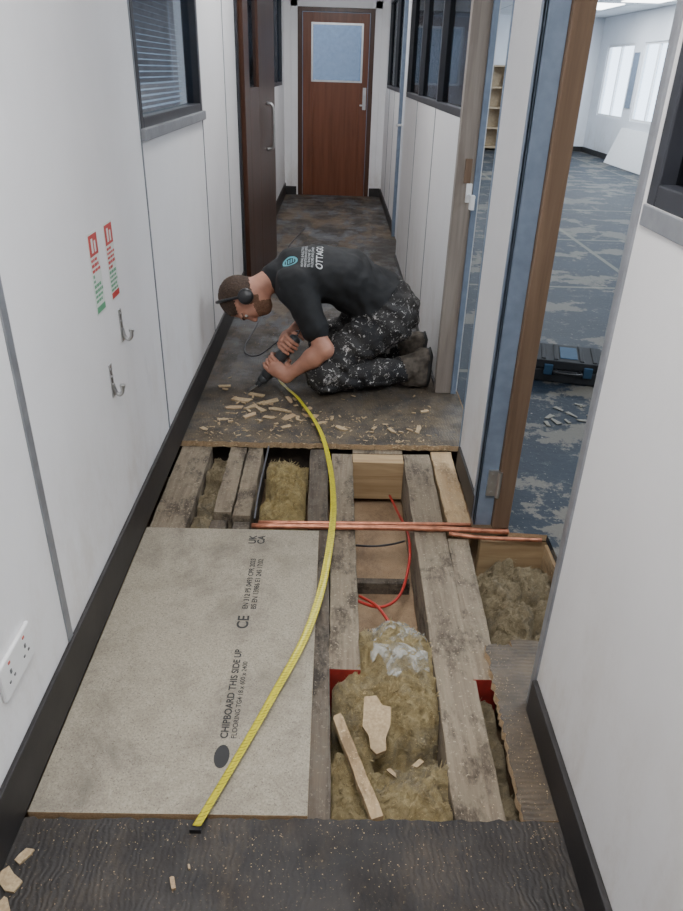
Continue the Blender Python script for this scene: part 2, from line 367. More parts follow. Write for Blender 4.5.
mb=MB(); mb.box(-.9,.55,10.6,10.65,0,H); mb.obj("wall_lobby",[simple("lobby_paint",(.18,.245,.33),.6)])
mb=MB(); mb.box(-.9,.55,YE+.1,10.6,-.02,0); mb.obj("floor_lobby",[M_floor])
e=empty("door_2"); ang=math.radians(-7)
M=Matrix.Translation((XL+.005,5.16,0))@Matrix.Rotation(ang,4,'Z')
mb=MB(); W=.96
mb.box(0,.04,0,.14,.01,2.0,0,M);mb.box(0,.04,.42,W,.01,2.0,0,M);mb.box(0,.04,.14,.42,.01,1.30,0,M);mb.box(0,.04,.14,.42,1.88,2.0,0,M)
mb.obj("leaf",[M_doord],e,.003)
mb=MB(); mb.box(.018,.022,.14,.42,1.30,1.88,0,M); mb.obj("glass_pane",[M_tintl],e)
mb=MB(); mb.tube([M@Vector(p) for p in smoothcurve([(.04,.64,.88),(.085,.64,.89),(.095,.64,.95),(.095,.64,1.12),(.085,.64,1.18),(.04,.64,1.19)],4)],.011); mb.obj("handle",[M_steel],e,smooth=True)
mb=MB(); mb.box(XL-.1,XL+.015,5.08,5.155,0,2.06);mb.box(XL-.1,XL+.015,6.12,6.17,0,2.06);mb.box(XL-.1,XL+.015,5.155,6.12,2.02,2.06); mb.obj("frame",[M_dframe],e,.003)
e=empty("door_3")
mb=MB(); mb.box(XR+.03,XR+.13,6.28,6.34,0,2.06);mb.box(XR+.03,XR+.13,7.1,7.16,0,2.06);mb.box(XR+.03,XR+.13,6.34,7.1,2.0,2.06); mb.obj("frame",[M_blue],e,.003)
mb=MB(); mb.box(XR+.06,XR+.10,6.34,7.1,.01,2.0); mb.obj("leaf",[M_office],e,.002)
mb=MB(); mb.tube([(XR+.06,7.0,1.0),(XR+.01,7.0,1.0),(XR+.01,6.9,1.0)],.01); mb.obj("handle",[M_steel],e)

# ------------------------------------------------------------------ wall fittings
e=empty("double_socket")
M=Matrix.Translation((XL,1.085,.325))
mb=MB(); mb.box(0,.010,-.075,.075,-.044,.044,0,M); mb.obj("face_plate",[M_white],e,.004)
mb=MB()
for s in (-.036,.036):
    mb.box(.010,.0115,s-.003,s+.003,.003,.013,0,M); mb.box(.010,.0115,s-.014,s-.008,-.014,-.009,0,M); mb.box(.010,.0115,s+.008,s+.014,-.014,-.009,0,M)
    mb.box(.010,.0115,s-.004,s+.004,.028,.033,1,M)
mb.obj("slots",[simple("slot_grey",(.15,.15,.15),.6),simple("switch_red",(.5,.1,.08),.4)],e)
M_sr=simple("sign_red",(.55,.06,.05),.4,0,.05);M_sg=simple("sign_green",(.12,.36,.20),.4,0,.05);M_sw=simple("sign_white",(.72,.76,.72),.4,0,.05)
def sign(y,r):
    mb=MB(); x=XL+.001; w=.038; M=Matrix.Translation((0,0,-.020))
    B=lambda *a: mb.box(*a,M)
    B(x,x+.0015,y-w,y+w,.83,1.045,2)
    B(x+.0015,x+.002,y-w+.003,y+w-.003,.985,1.040,0)
    B(x+.002,x+.0025,y-.018,y-.004,.993,1.030,2); B(x+.002,x+.0025,y+.006,y+.018,.993,1.022,2)
    lo=.915 if r else .945
    z=.978
    while z>.856:
        z0=z-rnd(.006,.009); xx=y-w+.005
        while xx<y+w-.012:
            x2=min(y+w-.005,xx+rnd(.008,.022)); B(x+.0015,x+.002,xx,x2,z0,z,(0 if z>lo else 1)); xx=x2+.004
            if random.random()<.15: break
        z=z0-.006
    B(x+.0015,x+.002,y-w+.003,y+w-.003,.833,.85,0 if r else 1)
    return mb.obj("fire_notice_sign",[M_sr,M_sg,M_sw])
sign(1.925,False); sign(2.068,True)
def hook(y,z):
    mb=MB(); x=XL
    mb.box(x,x+.003,y-.011,y+.011,z-.05,z+.05)
    mb.tube(smoothcurve([(x+.003,y,z-.01),(x+.008,y,z-.034),(x+.018,y,z-.045),(x+.028,y,z-.036),(x+.030,y,z-.018)],6),.0055)
    mb.tube([(x+.030,y,z-.02),(x+.031,y,z-.012)],.008)
    for zz in (z+.035,z+.012): mb.tube([(x+.003,y,zz),(x+.006,y,zz)],.004)
    return mb.obj("coat_hook",[M_steel],smooth=False)
hook(2.085,.718); hook(1.93,.600)

# ------------------------------------------------------------------ joists
def joist(mb,x0,x1,y0,y1,z0=-.21,z1=-.0225,mi=0,endm=None,skew=0):
    n=24; vs=[];fs=[]
    for i in range(n+1):
        t=i/n;y=y0+(y1-y0)*t; dx=skew*(1-t)
        j=lambda:rnd(-.0022,.0022)
        vs+=[(x0+dx+j(),y,z0),(x1+dx+j(),y,z0),(x1+dx+j(),y,z1-abs(j())*1.6),(x0+dx+j(),y,z1-abs(j())*1.6)]
    for i in range(n):
        a=i*4
        for k in range(4): fs.append((a+k,a+(k+1)%4,a+4+(k+1)%4,a+4+k))
    mb.add(vs,fs,mi); mb.add([vs[i] for i in range(4)],[(0,3,2,1)],mi if endm is None else endm); mb.add([vs[n*4+i] for i in range(4)],[(0,1,2,3)],mi)
mats=[M_joist,M_joistd,M_pale,M_red,M_palex]
def J(*a,**k):
    mb=MB(); joist(mb,*a,**k); return mb.obj("floor_joist",mats,bevel=.003)
J(-.635,-.505,.98,2.70)
J(-.425,-.357,2.19,2.70); J(-.350,-.285,2.17,2.70)
J(-.43,-.37,2.05,2.17,z1=-.045,mi=1); J(-.345,-.285,2.05,2.155,z1=-.04,mi=1)
J(-.083,-.008,.97,2.695,mi=1,skew=.03)
J(.012,.098,1.42,2.66,endm=3,mi=0)
J(.318,.43,.97,2.67,skew=-.022)
J(.438,.528,2.13,2.70,mi=2)
J(.425,.498,1.39,2.05,endm=3,mi=0,skew=-.02)
mb=MB(); mb.box(.10,.316,2.60,2.675,-.21,-.03,4); mb.box(.10,.316,2.675,2.71,-.21,-.026,0); mb.obj("timber_noggin",mats,bevel=.002)
mb=MB(); mb.box(.10,.30,2.0,2.03,-.24,-.19,1); mb.obj("ceiling_batten",mats,bevel=.002)
mb=MB(); mb.box(.765,.80,1.49,2.03,-.20,-.026,2); mb.box(.545,.80,2.055,2.09,-.2,-.035,4); mb.box(.50,.765,1.478,1.495,-.2,-.026,1); mb.obj("trimmer_timber",mats,bevel=.003)

def pipe(name,pts,r,m,n=12):
    mb=MB(); mb.tube(pts,r,0,n); return mb.obj(name,[m],smooth=True)
pipe("copper_pipe",smoothcurve([(-.27,2.085,-.011),(.1,2.088,-.010),(.4,2.09,-.011),(.76,2.078,-.012)],6),.010,M_copper)
pipe("copper_pipe",smoothcurve([(-.25,2.112,-.014),(.1,2.118,-.014),(.45,2.125,-.014),(.52,2.128,-.016)],6),.0075,M_copper)
pipe("copper_pipe",smoothcurve([(.43,2.060,-.010),(.55,2.045,-.014),(.755,2.040,-.016)],6),.0075,M_copper)
pipe("red_cable",smoothcurve([(.26,2.55,-.16),(.285,2.35,-.13),(.295,2.15,-.07),(.29,2.0,-.08),(.25,1.86,-.12),(.18,1.78,-.11),(.10,1.75,-.06),(.085,1.74,-.03)],8),.005,M_redcable)
pipe("red_cable",smoothcurve([(.11,1.82,-.10),(.16,1.76,-.085),(.19,1.70,-.085),(.205,1.665,-.09)],8),.005,M_redcable)
pipe("grey_cable",smoothcurve([(-.262,2.69,-.012),(-.265,2.5,-.010),(-.268,2.3,-.012),(-.266,2.14,-.016)],8),.004,M_grey)
pipe("grey_cable",smoothcurve([(.11,2.2,-.17),(.18,2.17,-.15),(.25,2.2,-.16),(.30,2.25,-.18)],8),.004,M_grey)

def wool(name,x0,x1,y0,y1,z,lumps,mat,amp=.012,res=.008,seed=0,drop=.05,tufts=700):
    nx=max(4,int((x1-x0)/res)); ny=max(4,int((y1-y0)/res)); vs=[];fs=[]
    for j in range(ny+1):
        for i in range(nx+1):
            x=x0+(x1-x0)*i/nx; y=y0+(y1-y0)*j/ny; h=z
            wx=x+.02*noise.noise(Vector((x*22,y*22,seed+7))); wy=y+.02*noise.noise(Vector((x*22,y*22,seed+17)))
            for (cx,cy,r,hh) in lumps:
                wob=1+.3*noise.noise(Vector((x*14,y*14,seed+cx*9)))
                d=math.hypot(wx-cx,wy-cy)/(r*wob)
                if d<1: h=max(h,z+hh*(1-d*d)**.5)
            rg=1-abs(noise.noise(Vector((wx*26,wy*26,seed+2))))*2
            h+=amp*noise.fractal(Vector((wx*18,wy*18,seed)),.8,2.1,5)+amp*.7*rg+amp*.8*noise.noise(Vector((x*75,y*75,seed+3)))
            e=min(i/nx,1-i/nx,j/ny,1-j/ny)
            if e<.04: h-=drop*(1-e/.04)*.3
            vs.append((x,y,h))
    for j in range(ny):
        for i in range(nx):
            a=j*(nx+1)+i; fs.append((a,a+1,a+nx+2,a+nx+1))
    mb=MB(); mb.add(vs,fs)
    for t in range(tufts):
        i=random.randint(2,nx-2); j=random.randint(2,ny-2); p=Vector(vs[j*(nx+1)+i])
        a=rnd(0,6.28); l=rnd(.008,.022); d=Vector((math.cos(a)*l,math.sin(a)*l,rnd(-.1,.7)*l)); s=Vector((-math.sin(a),math.cos(a),0))*rnd(.0005,.0016)
        q=p+d+Vector((0,0,.002))
        if not(x0+.004<q.x<x1-.004 and y0+.004<q.y<y1-.004): continue
        mb.add([p-s,p+s,p+d*.6+s+Vector((0,0,.004)),q],[(0,1,2,3)])
    o=mb.obj(name,[mat],smooth=True); return o,BVHTree.FromPolygons([tuple(v) for v in mb.v],[tuple(f) for f in mb.f])
_,wb=wool("insulation_wool",.022,.312,.93,1.66,-.165,[(.20,1.50,.16,.165),(.11,1.38,.11,.13),(.235,1.36,.13,.150),(.13,1.29,.10,.12),(.27,1.50,.09,.145),(.21,1.03,.13,.140),(.10,1.00,.10,.10),(.07,1.14,.09,.10),(.28,1.10,.08,.13),(.17,.97,.08,.12),(.2,1.62,.08,.09)],M_ins,.019,.005,1,tufts=2200)
wool("insulation_wool",.400,.46,.93,1.385,-.12,[(.43,1.05,.05,.05),(.42,1.2,.06,.06),(.43,1.33,.05,.04)],M_insg,.012,.005,4,tufts=300)
wool("insulation_wool",-.258,-.088,2.06,2.69,-.12,[(-.2,2.25,.11,.08),(-.14,2.4,.1,.09),(-.2,2.55,.1,.09),(-.15,2.16,.08,.07)],M_insy,.018,.005,2,tufts=900)
wool("insulation_wool",-.500,-.43,2.06,2.69,-.08,[(-.46,2.3,.06,.045),(-.47,2.5,.05,.05),(-.46,2.14,.05,.045)],M_insg,.012,.005,3,tufts=500)
wool("insulation_wool",.502,.762,1.50,2.02,-.18,[(.565,1.84,.10,.13),(.69,1.87,.085,.14),(.59,1.70,.09,.13),(.71,1.73,.08,.12),(.57,1.58,.08,.12),(.68,1.58,.07,.11),(.62,1.97,.07,.10),(.73,1.97,.05,.07)],M_insg,.021,.005,5,tufts=1200)
mb=MB(); nx,ny=44,60
vs=[];fs=[]
for j in range(ny+1):
    for i in range(nx+1):
        u=i/nx;v=j/ny
        x=.13+u*.165+.012*noise.noise(Vector((v*4,1,0))); y=1.38+v*.30+.02*noise.noise(Vector((u*4,3,0)))
        h=wb.ray_cast(Vector((x,y,1)),Vector((0,0,-1))); z=h[0].z if h[0] is not None else -.14
        z=max(z,-.14)+.007+.013*max(0,1-abs(noise.noise(Vector((x*26+y*10,y*14,2))))*3.0)+.002*noise.noise(Vector((x*60,y*60,5)))
        vs.append([min(x,.306),y,min(z,.005)])
nw=nx+1
for it in range(3):
    z=[p[2] for p in vs]
    for j in range(1,ny):
        for i in range(1,nx):
            a=j*nw+i; vs[a][2]=max(z[a]*.5+(z[a-1]+z[a+1]+z[a-nw]+z[a+nw])*.125,z[a]-.004)
for j in range(ny):
    for i in range(nx):
        a=j*(nx+1)+i
        edge=min(i,nx-i,j,ny-j)/8+noise.noise(Vector((i*.10,j*.10,9)))*1.1+(.5 if j>ny*.5 else -.15)
        if edge>.15: fs.append((a,a+1,a+nx+2,a+nx+1))
def memb():
    m,nt,b,o=newmat("clear_polythene"); b.inputs["Base Color"].default_value=(.50,.50,.46,1); b.inputs["Roughness"].default_value=.32
    t=nt.nodes.new("ShaderNodeBsdfTransparent"); mx=nt.nodes.new("ShaderNodeMixShader")
    f=maprange(nt,ntex(nt,coords(nt),18,6,.65,1.0),.38,.66,.06,.62); nt.links.new(f,mx.inputs[0])
    nt.links.new(t.outputs[0],mx.inputs[1]); nt.links.new(b.outputs[0],mx.inputs[2]); nt.links.new(mx.outputs[0],o.inputs[0]); return m
mb.add([tuple(p) for p in vs],fs); mb.obj("plastic_membrane_scrap",[memb()],smooth=True)

e=empty("chipboard_panel")
mb=MB(); mb.box(-.631,-.03,.968,2.045,-.0215,.0015); 
o=mb.obj("board",[M_chip,M_chipedge],e)
for p in o.data.polygons:
    if abs(p.normal.z)<.5: p.material_index=1
def text(body,size,mat,parent,M,name="stencil",extr=.0,bold=0):
    cu=bpy.data.curves.new(name,"FONT"); cu.body=body; cu.size=size; cu.offset=bold; cu.align_x='LEFT'
    t=bpy.data.objects.new(name,cu); COL.objects.link(t)
    bpy.context.view_layer.update()
    me=bpy.data.meshes.new_from_object(t.evaluated_get(bpy.context.evaluated_depsgraph_get())); bpy.data.objects.remove(t)
    me.transform(M); me.materials.clear(); me.materials.append(mat)
    o=bpy.data.objects.new(name,me); COL.objects.link(o)
    if parent: o.parent=parent
    return o
def T(x,y): return Matrix.Translation((x,y,.0021))@Matrix.Rotation(math.radians(90),4,'Z')
text("CHIPBOARD THIS SIDE UP",.0255,M_ink,e,T(-.230,1.165),bold=.0007)
text("FLOORING TG4 18 x 600 x 2400",.018,M_ink,e,T(-.209,1.165),bold=.0003)
text("CE",.046,M_ink,e,T(-.225,1.545),bold=.001)
text("EN 312 P5 0493 CPR 2023",.0225,M_ink,e,T(-.234,1.63),bold=.0005)
text("BS EN 13986 E1 245 17:02",.0225,M_ink,e,T(-.209,1.63),bold=.0005)
text("UK",.034,M_ink,e,T(-.244,1.96),bold=.0012); text("CA",.034,M_ink,e,T(-.215,1.96),bold=.0012)
mb=MB(); mb.prism([(-.236+.018*math.cos(a)*1.0,1.115+.032*math.sin(a)) for a in [i*math.pi/12 for i in range(24)]],.0016,.0022); mb.obj("stencil_oval",[M_ink],e)

e=empty("tape_measure")
pts=smoothcurve([(-.285,3.42,.05),(-.24,3.28,.025),(-.146,3.10,.016),(-.033,2.74,.014),(.018,2.25,.02),(.0,1.83,.02),(-.049,1.53,.014),(-.136,1.27,.008),(-.202,1.09,.006),(-.262,.935,.005)],16)
vs=[];fs=[]
for i,p in enumerate(pts):
    t=(pts[min(i+1,len(pts)-1)]-pts[max(0,i-1)]).normalized(); s=t.cross(Vector((0,0,1))).normalized()
    tw=.45*math.sin(i/len(pts)*5)
    s2=(s*math.cos(tw)+Vector((0,0,1))*math.sin(tw))
    for k,q in enumerate((-1,-.5,0,.5,1)): vs.append(p+s2*q*.0118+Vector((0,0,.0025*q*q+abs(math.sin(tw))*.012)))
for i in range(len(pts)-1):
    for k in range(4): a=i*5+k; fs.append((a,a+1,a+6,a+5))
mb=MB(); mb.add(vs,fs)
def tapemat():
    m,nt,b,o=newmat("tape_yellow_marked"); v=coords(nt)
    w=nt.nodes.new("ShaderNodeTexWave"); w.bands_direction='Y'; w.inputs["Scale"].default_value=32; nt.links.new(v,w.inputs[0])
    k=mul(nt,ramp(nt,w.outputs["Fac"],.80,.97),ramp(nt,ntex(nt,v,60,2),.42,.52))
    x=mixc(nt,mul(nt,k,.8),(.58,.51,.025),(.14,.12,.02))
    nt.links.new(x,b.inputs["Base Color"]); b.inputs["Roughness"].default_value=.3; return m
o=mb.obj("blade",[tapemat()],e,smooth=True); sm=o.modifiers.new("t",'SOLIDIFY'); sm.thickness=.0006
mb=MB(); mb.box(-.276,-.252,.925,.932,-.0,.012); mb.obj("end_hook",[M_blackp],e)

mb=MB(); M=Matrix.Translation((.078,1.112,-.028))@Matrix.Rotation(math.radians(17),4,'Z')@Matrix.Rotation(math.radians(-2),4,'X')
mb.prism([(-.012,-.15),(.015,-.149)]+jag((.015,-.14),(.013,.14),14,.0012)+[(.010,.153),(-.008,.149)]+jag((-.012,.14),(-.013,-.14),14,.0012),0,.019,0,0,M); mb.obj("timber_batten_offcut",[M_pale])
def shard(mb,x,y,z,r,th,rot,tilt=0,asp=1.0,mi=0,n=9):
    # flat splintered strip: irregular rectangle with a snapped end
    a,b_=r,r*asp*.75; j=lambda k:rnd(-k,k)*r
    pts=[(-a+j(.15),-b_+j(.1)),(a*rnd(.3,.8),-b_+j(.08)),(a+j(.15),-b_*rnd(-.3,.6)),(a*rnd(.6,.95),b_+j(.08)),(-a*rnd(.1,.5),b_+j(.1)),(-a+j(.12),b_*rnd(.5,1))]
    if n<=4: pts=[pts[0],pts[2],pts[3],pts[5]]
    M=Matrix.Translation((x,y,z))@Matrix.Rotation(rot,4,'Z')@Matrix.Rotation(tilt,4,'X'); mb.prism(pts,0,th,mi,None,M)
mb=MB(); M=Matrix.Translation((.128,1.215,-.020))@Matrix.Rotation(-.15,4,'Z')@Matrix.Rotation(.35,4,'X')
mb.prism([(-.035,.075),(-.005,.082),(.012,.06),(.035,.058),(.038,.01),(.03,-.02),(.034,-.05),(.012,-.062),(-.004,-.05),(-.012,-.02),(-.03,.0)],0,.016,0,0,M)
for x,y,r in ((.17,1.135,.014),(.235,1.16,.016),(.26,1.175,.012)):
    h=wb.ray_cast(Vector((x,y,1)),Vector((0,0,-1))); shard(mb,x,y,h[0].z+.006,r,.005,rnd(0,6),.1,.6,0,4)
mb.obj("chipboard_offcut",[M_scrap])

mb=MB()
F=[(-.43,3.14,.05),(-.36,3.2,.045),(-.25,3.04,.045),(-.19,2.96,.04),(-.05,2.90,.042),(.40,2.86,.042),(.05,2.85,.032),(.28,2.84,.030),(.2,2.86,.020),(-.54,3.3,.036),(-.3,3.12,.06),(-.46,3.05,.046),(-.37,2.97,.044),(.45,3.05,.026),(-.11,3.05,.030),(-.20,3.15,.04),(-.49,2.92,.03),(-.56,2.82,.020),(-.29,.82,.014),(-.38,3.06,.04),(-.28,2.95,.034),(-.09,2.98,.04),(-.33,3.04,.034),(-.2,2.86,.028)]
for x,y,r in F:
    for q in range(2): shard(mb,x+q*rnd(-.06,.06),y+q*rnd(-.06,.06),.0008+q*.001,r*(.9 if q==0 else .4),rnd(.003,.007),rnd(0,6),0,rnd(.35,.75),random.choice((0,0,1)),random.randint(4,5))
for i in range(170): shard(mb,rnd(-.55,.48),2.73+abs(random.gauss(0,.22)),.0008,rnd(.004,.013),.002,rnd(0,6),0,rnd(.2,.6),0,4)
for x,y,r in [(-.61,.82,.03),(-.60,.87,.018),(-.47,.735,.02),(-.60,.77,.018)]: shard(mb,x,y,.001,r,.005,rnd(0,6),0,.7,0,5)
def fleck(x,y,z,s,mi):
    a=rnd(0,6.3); c,si=math.cos(a)*s,math.sin(a)*s; k=rnd(.25,.8)
    mb.add([(x+c,y+si,z),(x-si*k,y+c*k,z+s*.2),(x-c,y-si,z),(x+si*k,y-c*k,z+s*.1)],[(0,1,2,3)],mi)
for i in range(1300): 
    y=2.72+abs(random.gauss(0,.25)); fleck(rnd(-.6,.5),y,.001,rnd(.0008,.0032),0)
for i in range(700): fleck(rnd(-.6,.51),rnd(3,9.4),.001,rnd(.0015,.005),0)
for i in range(450): fleck(rnd(-.6,.5),.955-abs(random.gauss(0,.10)),.001,rnd(.0006,.0022),0)
for i in range(350): fleck(rnd(.44,.51),rnd(.9,1.49),.001,rnd(.0006,.0022),0)
for i in range(300): fleck(rnd(-.61,.52),2.705+rnd(-.006,.012),rnd(-.02,.002),rnd(.003,.009),0)
for i in range(500):
    x,y=random.choice([(rnd(.30,.42),rnd(1,2.65)),(rnd(.02,.09),rnd(1.43,2.6)),(rnd(-.6,-.51),rnd(2.1,2.68)),(rnd(-.42,-.29),rnd(2.2,2.68)),(rnd(.44,.52),rnd(2.15,2.68)),(rnd(.42,.49),rnd(1.4,2.0))]); fleck(x,y,-.0215,rnd(.0008,.003),0)
mb.obj("chipboard_scraps",[M_scrap,M_chipedge])
mb=MB()
for i in range(900): fleck(rnd(.8,4.4),rnd(2,14),.001,rnd(.003,.010),0)
for i in range(10): shard(mb,rnd(1.0,1.3),rnd(2.95,3.2),.002,rnd(.015,.035),.003,rnd(0,6),0,.6,1,4)
mb.obj("paper_scraps",[simple("grey_flecks",(.20,.19,.17),.9),simple("scrap_paper",(.20,.19,.16),.8)])

# ------------------------------------------------------------------ office things
e=empty("tool_case"); M=Matrix.Translation((1.27,3.58,0))@Matrix.Rotation(math.radians(-14),4,'Z')
mb=MB(); mb.box(-.18,.18,-.14,.14,.004,.07,0,M); mb.box(-.175,.175,-.135,.135,.074,.12,0,M)
for x in (-.13,-.065,.065,.13): mb.box(x-.012,x+.012,-.12,.12,.118,.126,0,M)
mb.obj("shell",[M_case],e,.010)
mb=MB()
for x in (-.1,.1): mb.box(x-.022,x+.022,-.150,-.134,.045,.10,0,M)
mb.box(-.045,.045,-.09,.09,.118,.124,0,M); mb.obj("latches",[M_toolb],e,.003)
mb=MB(); mb.tube([M@Vector(p) for p in smoothcurve([(-.06,-.14,.07),(-.06,-.175,.07),(.06,-.175,.07),(.06,-.14,.07)],5)],.008); mb.obj("handle",[M_blackp],e,smooth=True)
e=empty("bookcase"); x0,x1,y0,y1=2.9,3.55,16.4,16.78
mb=MB(); mb.box(x0,x0+.03,y0,y1,0,1.6);mb.box(x1-.03,x1,y0,y1,0,1.6); mb.box(x0+.03,x1-.03,y1-.02,y1,0,1.6)
for z in (.05,.42,.8,1.18,1.57): mb.box(x0+.03,x1-.03,y0,y1-.02,z,z+.03)
mb.obj("carcass",[simple("oak_laminate",(.42,.32,.2),.5)],e)
mb=MB(); M=Matrix.Translation((5.15,13.6,.003))@Matrix.Rotation(math.radians(20),4,'Y'); mb.box(-.01,.01,-1.0,1.0,0,.65,0,M); mb.obj("leaning_white_panel",[M_white],bevel=.003)
mb=MB(); mb.box(5.385,5.398,14.5,14.75,.95,1.85); mb.obj("whiteboard",[M_blue])
mb=MB(); mb.tube([(1.14,4.02,.0),(1.14,4.02,.11)],.022,0,14); mb.tube([(1.14,4.02,.11),(1.14,4.02,.125),(1.14,4.02,.15)],[.022,.010,.008],0,14); mb.obj("sealant_bottle",[simple("bottle_green",(.22,.34,.2),.4)],smooth=False)

# ------------------------------------------------------------------ SDF toolkit
def cap(a,b,ra,rb,lab,k=.03): return ('c',np.array(a,float),np.array(b,float),ra,rb,lab,k)
def ell(c,r,lab,k=.03,R=None): return ('e',np.array(c,float),np.array(r,float),np.eye(3) if R is None else np.array(R,float),None,lab,k)
def pd(p,P):
    if p[0]=='c':
        _,a,b,ra,rb,_,_=p; ab=b-a; t=np.clip(((P-a)@ab)/(ab@ab),0,1)
        return np.linalg.norm(P-(a+t[:,None]*ab),axis=1)-(ra+(rb-ra)*t)
    _,c,r,Rm,_,_,_=p; q=(P-c)@Rm; k0=np.linalg.norm(q/r,axis=1); k1=np.linalg.norm(q/(r*r),axis=1)
    return k0*(k0-1)/np.maximum(k1,1e-6)
def sdf(prims,P):
    d=None
    for p in prims:
        x=pd(p,P); k=p[6]
        if d is None: d=x
        else:
            h=np.maximum(k-np.abs(d-x),0)/k; d=np.minimum(d,x)-h*h*k*.25
    return d
def surf(prims,step,pad=.03):
    los=[];his=[]
    for p in prims:
        if p[0]=='c': r=max(p[3],p[4]); los.append(np.minimum(p[1],p[2])-r);his.append(np.maximum(p[1],p[2])+r)
        else: r=max(p[2]); los.append(p[1]-r);his.append(p[1]+r)
    lo=np.min(los,0)-pad; hi=np.max(his,0)+pad
    n=np.ceil((hi-lo)/step).astype(int)+1
    g=[lo[i]+step*np.arange(n[i]) for i in range(3)]
    G=np.stack(np.meshgrid(*g,indexing='ij'),-1).reshape(-1,3)
    V=np.concatenate([sdf(prims,G[i:i+200000]) for i in range(0,len(G),200000)]).reshape(n)
    I=V<0
    s=sum(I[a:n[0]-1+a,b:n[1]-1+b,d:n[2]-1+d].astype(int) for a in(0,1) for b in(0,1) for d in(0,1))
    act=(s>0)&(s<8); idx=-np.ones(act.shape,int); ids=np.argwhere(act); idx[act]=np.arange(len(ids))
    P=lo+(ids+.5)*step
    for it in range(5):
        d=sdf(prims,P); e=1e-3; gr=np.stack([sdf(prims,P+np.eye(3)[i]*e)-sdf(prims,P-np.eye(3)[i]*e) for i in range(3)],1)/(2*e)
        gn=np.maximum((gr**2).sum(1),.05); P=P-np.clip(d/gn,-step,step)[:,None]*gr
    faces=[]
    for ax in range(3):
        A=np.moveaxis(I,ax,0); B=np.moveaxis(idx,ax,0)
        ch=A[:-1]!=A[1:]
        for (i,j,k) in np.argwhere(ch[:,1:-1,1:-1]):
            j+=1;k+=1
            q=[B[i,j-1,k-1],B[i,j,k-1],B[i,j,k],B[i,j-1,k]]
            flip=A[i,j,k]^(ax==1)
            faces.append(tuple(q) if flip else tuple(q[::-1]))
    return P,faces
def labels(prims,P):
    D=np.stack([pd(p,P) for p in prims],1); return np.array([p[5] for p in prims])[D.argmin(1)]

# ------------------------------------------------------------------ kneeling man
SH,TR,BT,SO,SK=0,1,2,3,4
body=[
 ell((.28,3.47,.36),(.155,.185,.160),TR,.04),
 ell((.18,3.47,.445),(.16,.17,.140),SH,.05),
 ell((.03,3.465,.53),(.18,.18,.135),SH,.06),
 ell((-.11,3.46,.55),(.14,.195,.118),SH,.06),
 cap((-.185,3.31,.525),(-.185,3.61,.54),.080,.080,SH,.05),
 cap((-.20,3.46,.565),(-.285,3.43,.525),.088,.072,SH,.04),
 cap((-.18,3.30,.515),(-.085,3.225,.345),.080,.070,SH,.04),
 cap((-.18,3.62,.53),(-.14,3.645,.36),.075,.066,SH,.04),
 cap((.27,3.39,.34),(-.045,3.25,.115),.118,.082,TR,.03),
 cap((.27,3.55,.34),(-.045,3.67,.115),.118,.082,TR,.03),
 cap((-.035,3.25,.084),(.33,3.345,.09),.080,.066,TR,.02),
 cap((-.035,3.67,.084),(.33,3.60,.09),.080,.066,TR,.02),
]
def boot(y):
    return [cap((.34,y,.095),(.395,y,.11),.056,.058,BT,.02), cap((.395,y,.11),(.462,y,.165),.056,.045,BT,.025),
            cap((.40,y,.10),(.452,y,.055),.056,.045,BT,.025), cap((.452,y,.055),(.395,y,.042),.044,.038,BT,.02),
            cap((.452,y,.07),(.462,y,.165),.044,.043,BT,.02), ell((.492,y,.112),(.017,.043,.108),SO,.006)]
body+=boot(3.355)+boot(3.60)
P,Fc=surf(body,.009)
P[:,2]=np.maximum(P[:,2],.0015)
verts=[Vector(p) for p in P]
cent=np.array([P[list(f)].mean(0) for f in Fc]); lab=labels(body,cent)
vl=labels(body,P)
me=bpy.data.meshes.new("tmp"); me.from_pydata([tuple(v) for v in verts],[],Fc); me.update()
nor=[v.normal.copy() for v in me.vertices]
for i,v in enumerate(verts):
    if vl[i]==SH:
        d=.010*noise.noise(Vector((v.x*16+v.z*8,v.y*7,v.z*16)))+.007*math.sin(v.x*45+5*noise.noise(v*9))*max(0,min(1,(v.x+.05)*4))+.0025*noise.noise(v*40)
    elif vl[i]==TR:
        d=.011*noise.noise(Vector((v.x*14,v.y*14,v.z*20)))+.006*math.sin((v.x*.8+v.z)*60+5*noise.noise(v*10))+.002*noise.noise(v*50)
    elif vl[i]==BT: d=.0035*noise.noise(v*45)
    else: d=0
    verts[i]=v+nor[i]*d
    verts[i].z=max(verts[i].z,.0015)
man=MB(); man.v=[Vector(v) for v in verts]; man.f=[list(f) for f in Fc]; man.m=[int(x) for x in lab]
bvh=BVHTree.FromPolygons([tuple(v) for v in verts],[tuple(f) for f in Fc])

Hc=np.array((-.425,3.365,.440)); fd=Vector((.20,-.28,-.92)).normalized(); cr=Vector((-.93,-.10,-.22)); cr=(cr-fd*cr.dot(fd)).normalized(); sd=fd.cross(cr).normalized()
Rh=np.array([sd,fd,cr]).T
def L(x,y,z): return Hc+Rh@np.array((x,y,z))
def le(c,r,lab=4,k=.015): return ell(L(*c),r,lab,k,Rh)
head=[le((0,-.012,.03),(.077,.099,.094)), le((0,.03,-.045),(.062,.068,.075),4,.03), cap(L(0,.062,-.092),L(0,.072,-.092),.026,.02,4,.03),
 cap(L(0,.088,.012),L(0,.108,-.026),.008,.013,4,.012), le((0,.084,.028),(.052,.018,.011),4,.02),
 cap(L(-.014,.092,-.03),L(.014,.092,-.03),.009,.009,4,.01), cap(L(-.02,.088,-.056),L(.02,.088,-.056),.008,.008,4,.012),
 le((.080,-.005,-.012),(.010,.02,.032),4,.008), le((-.080,-.005,-.012),(.010,.02,.032),4,.008),
 le((.035,.072,-.02),(.02,.02,.02),4,.02), le((-.035,.072,-.02),(.02,.02,.02),4,.02),
 cap(L(0,-.03,-.05),(-.255,3.44,.535),.056,.062,4,.03)]
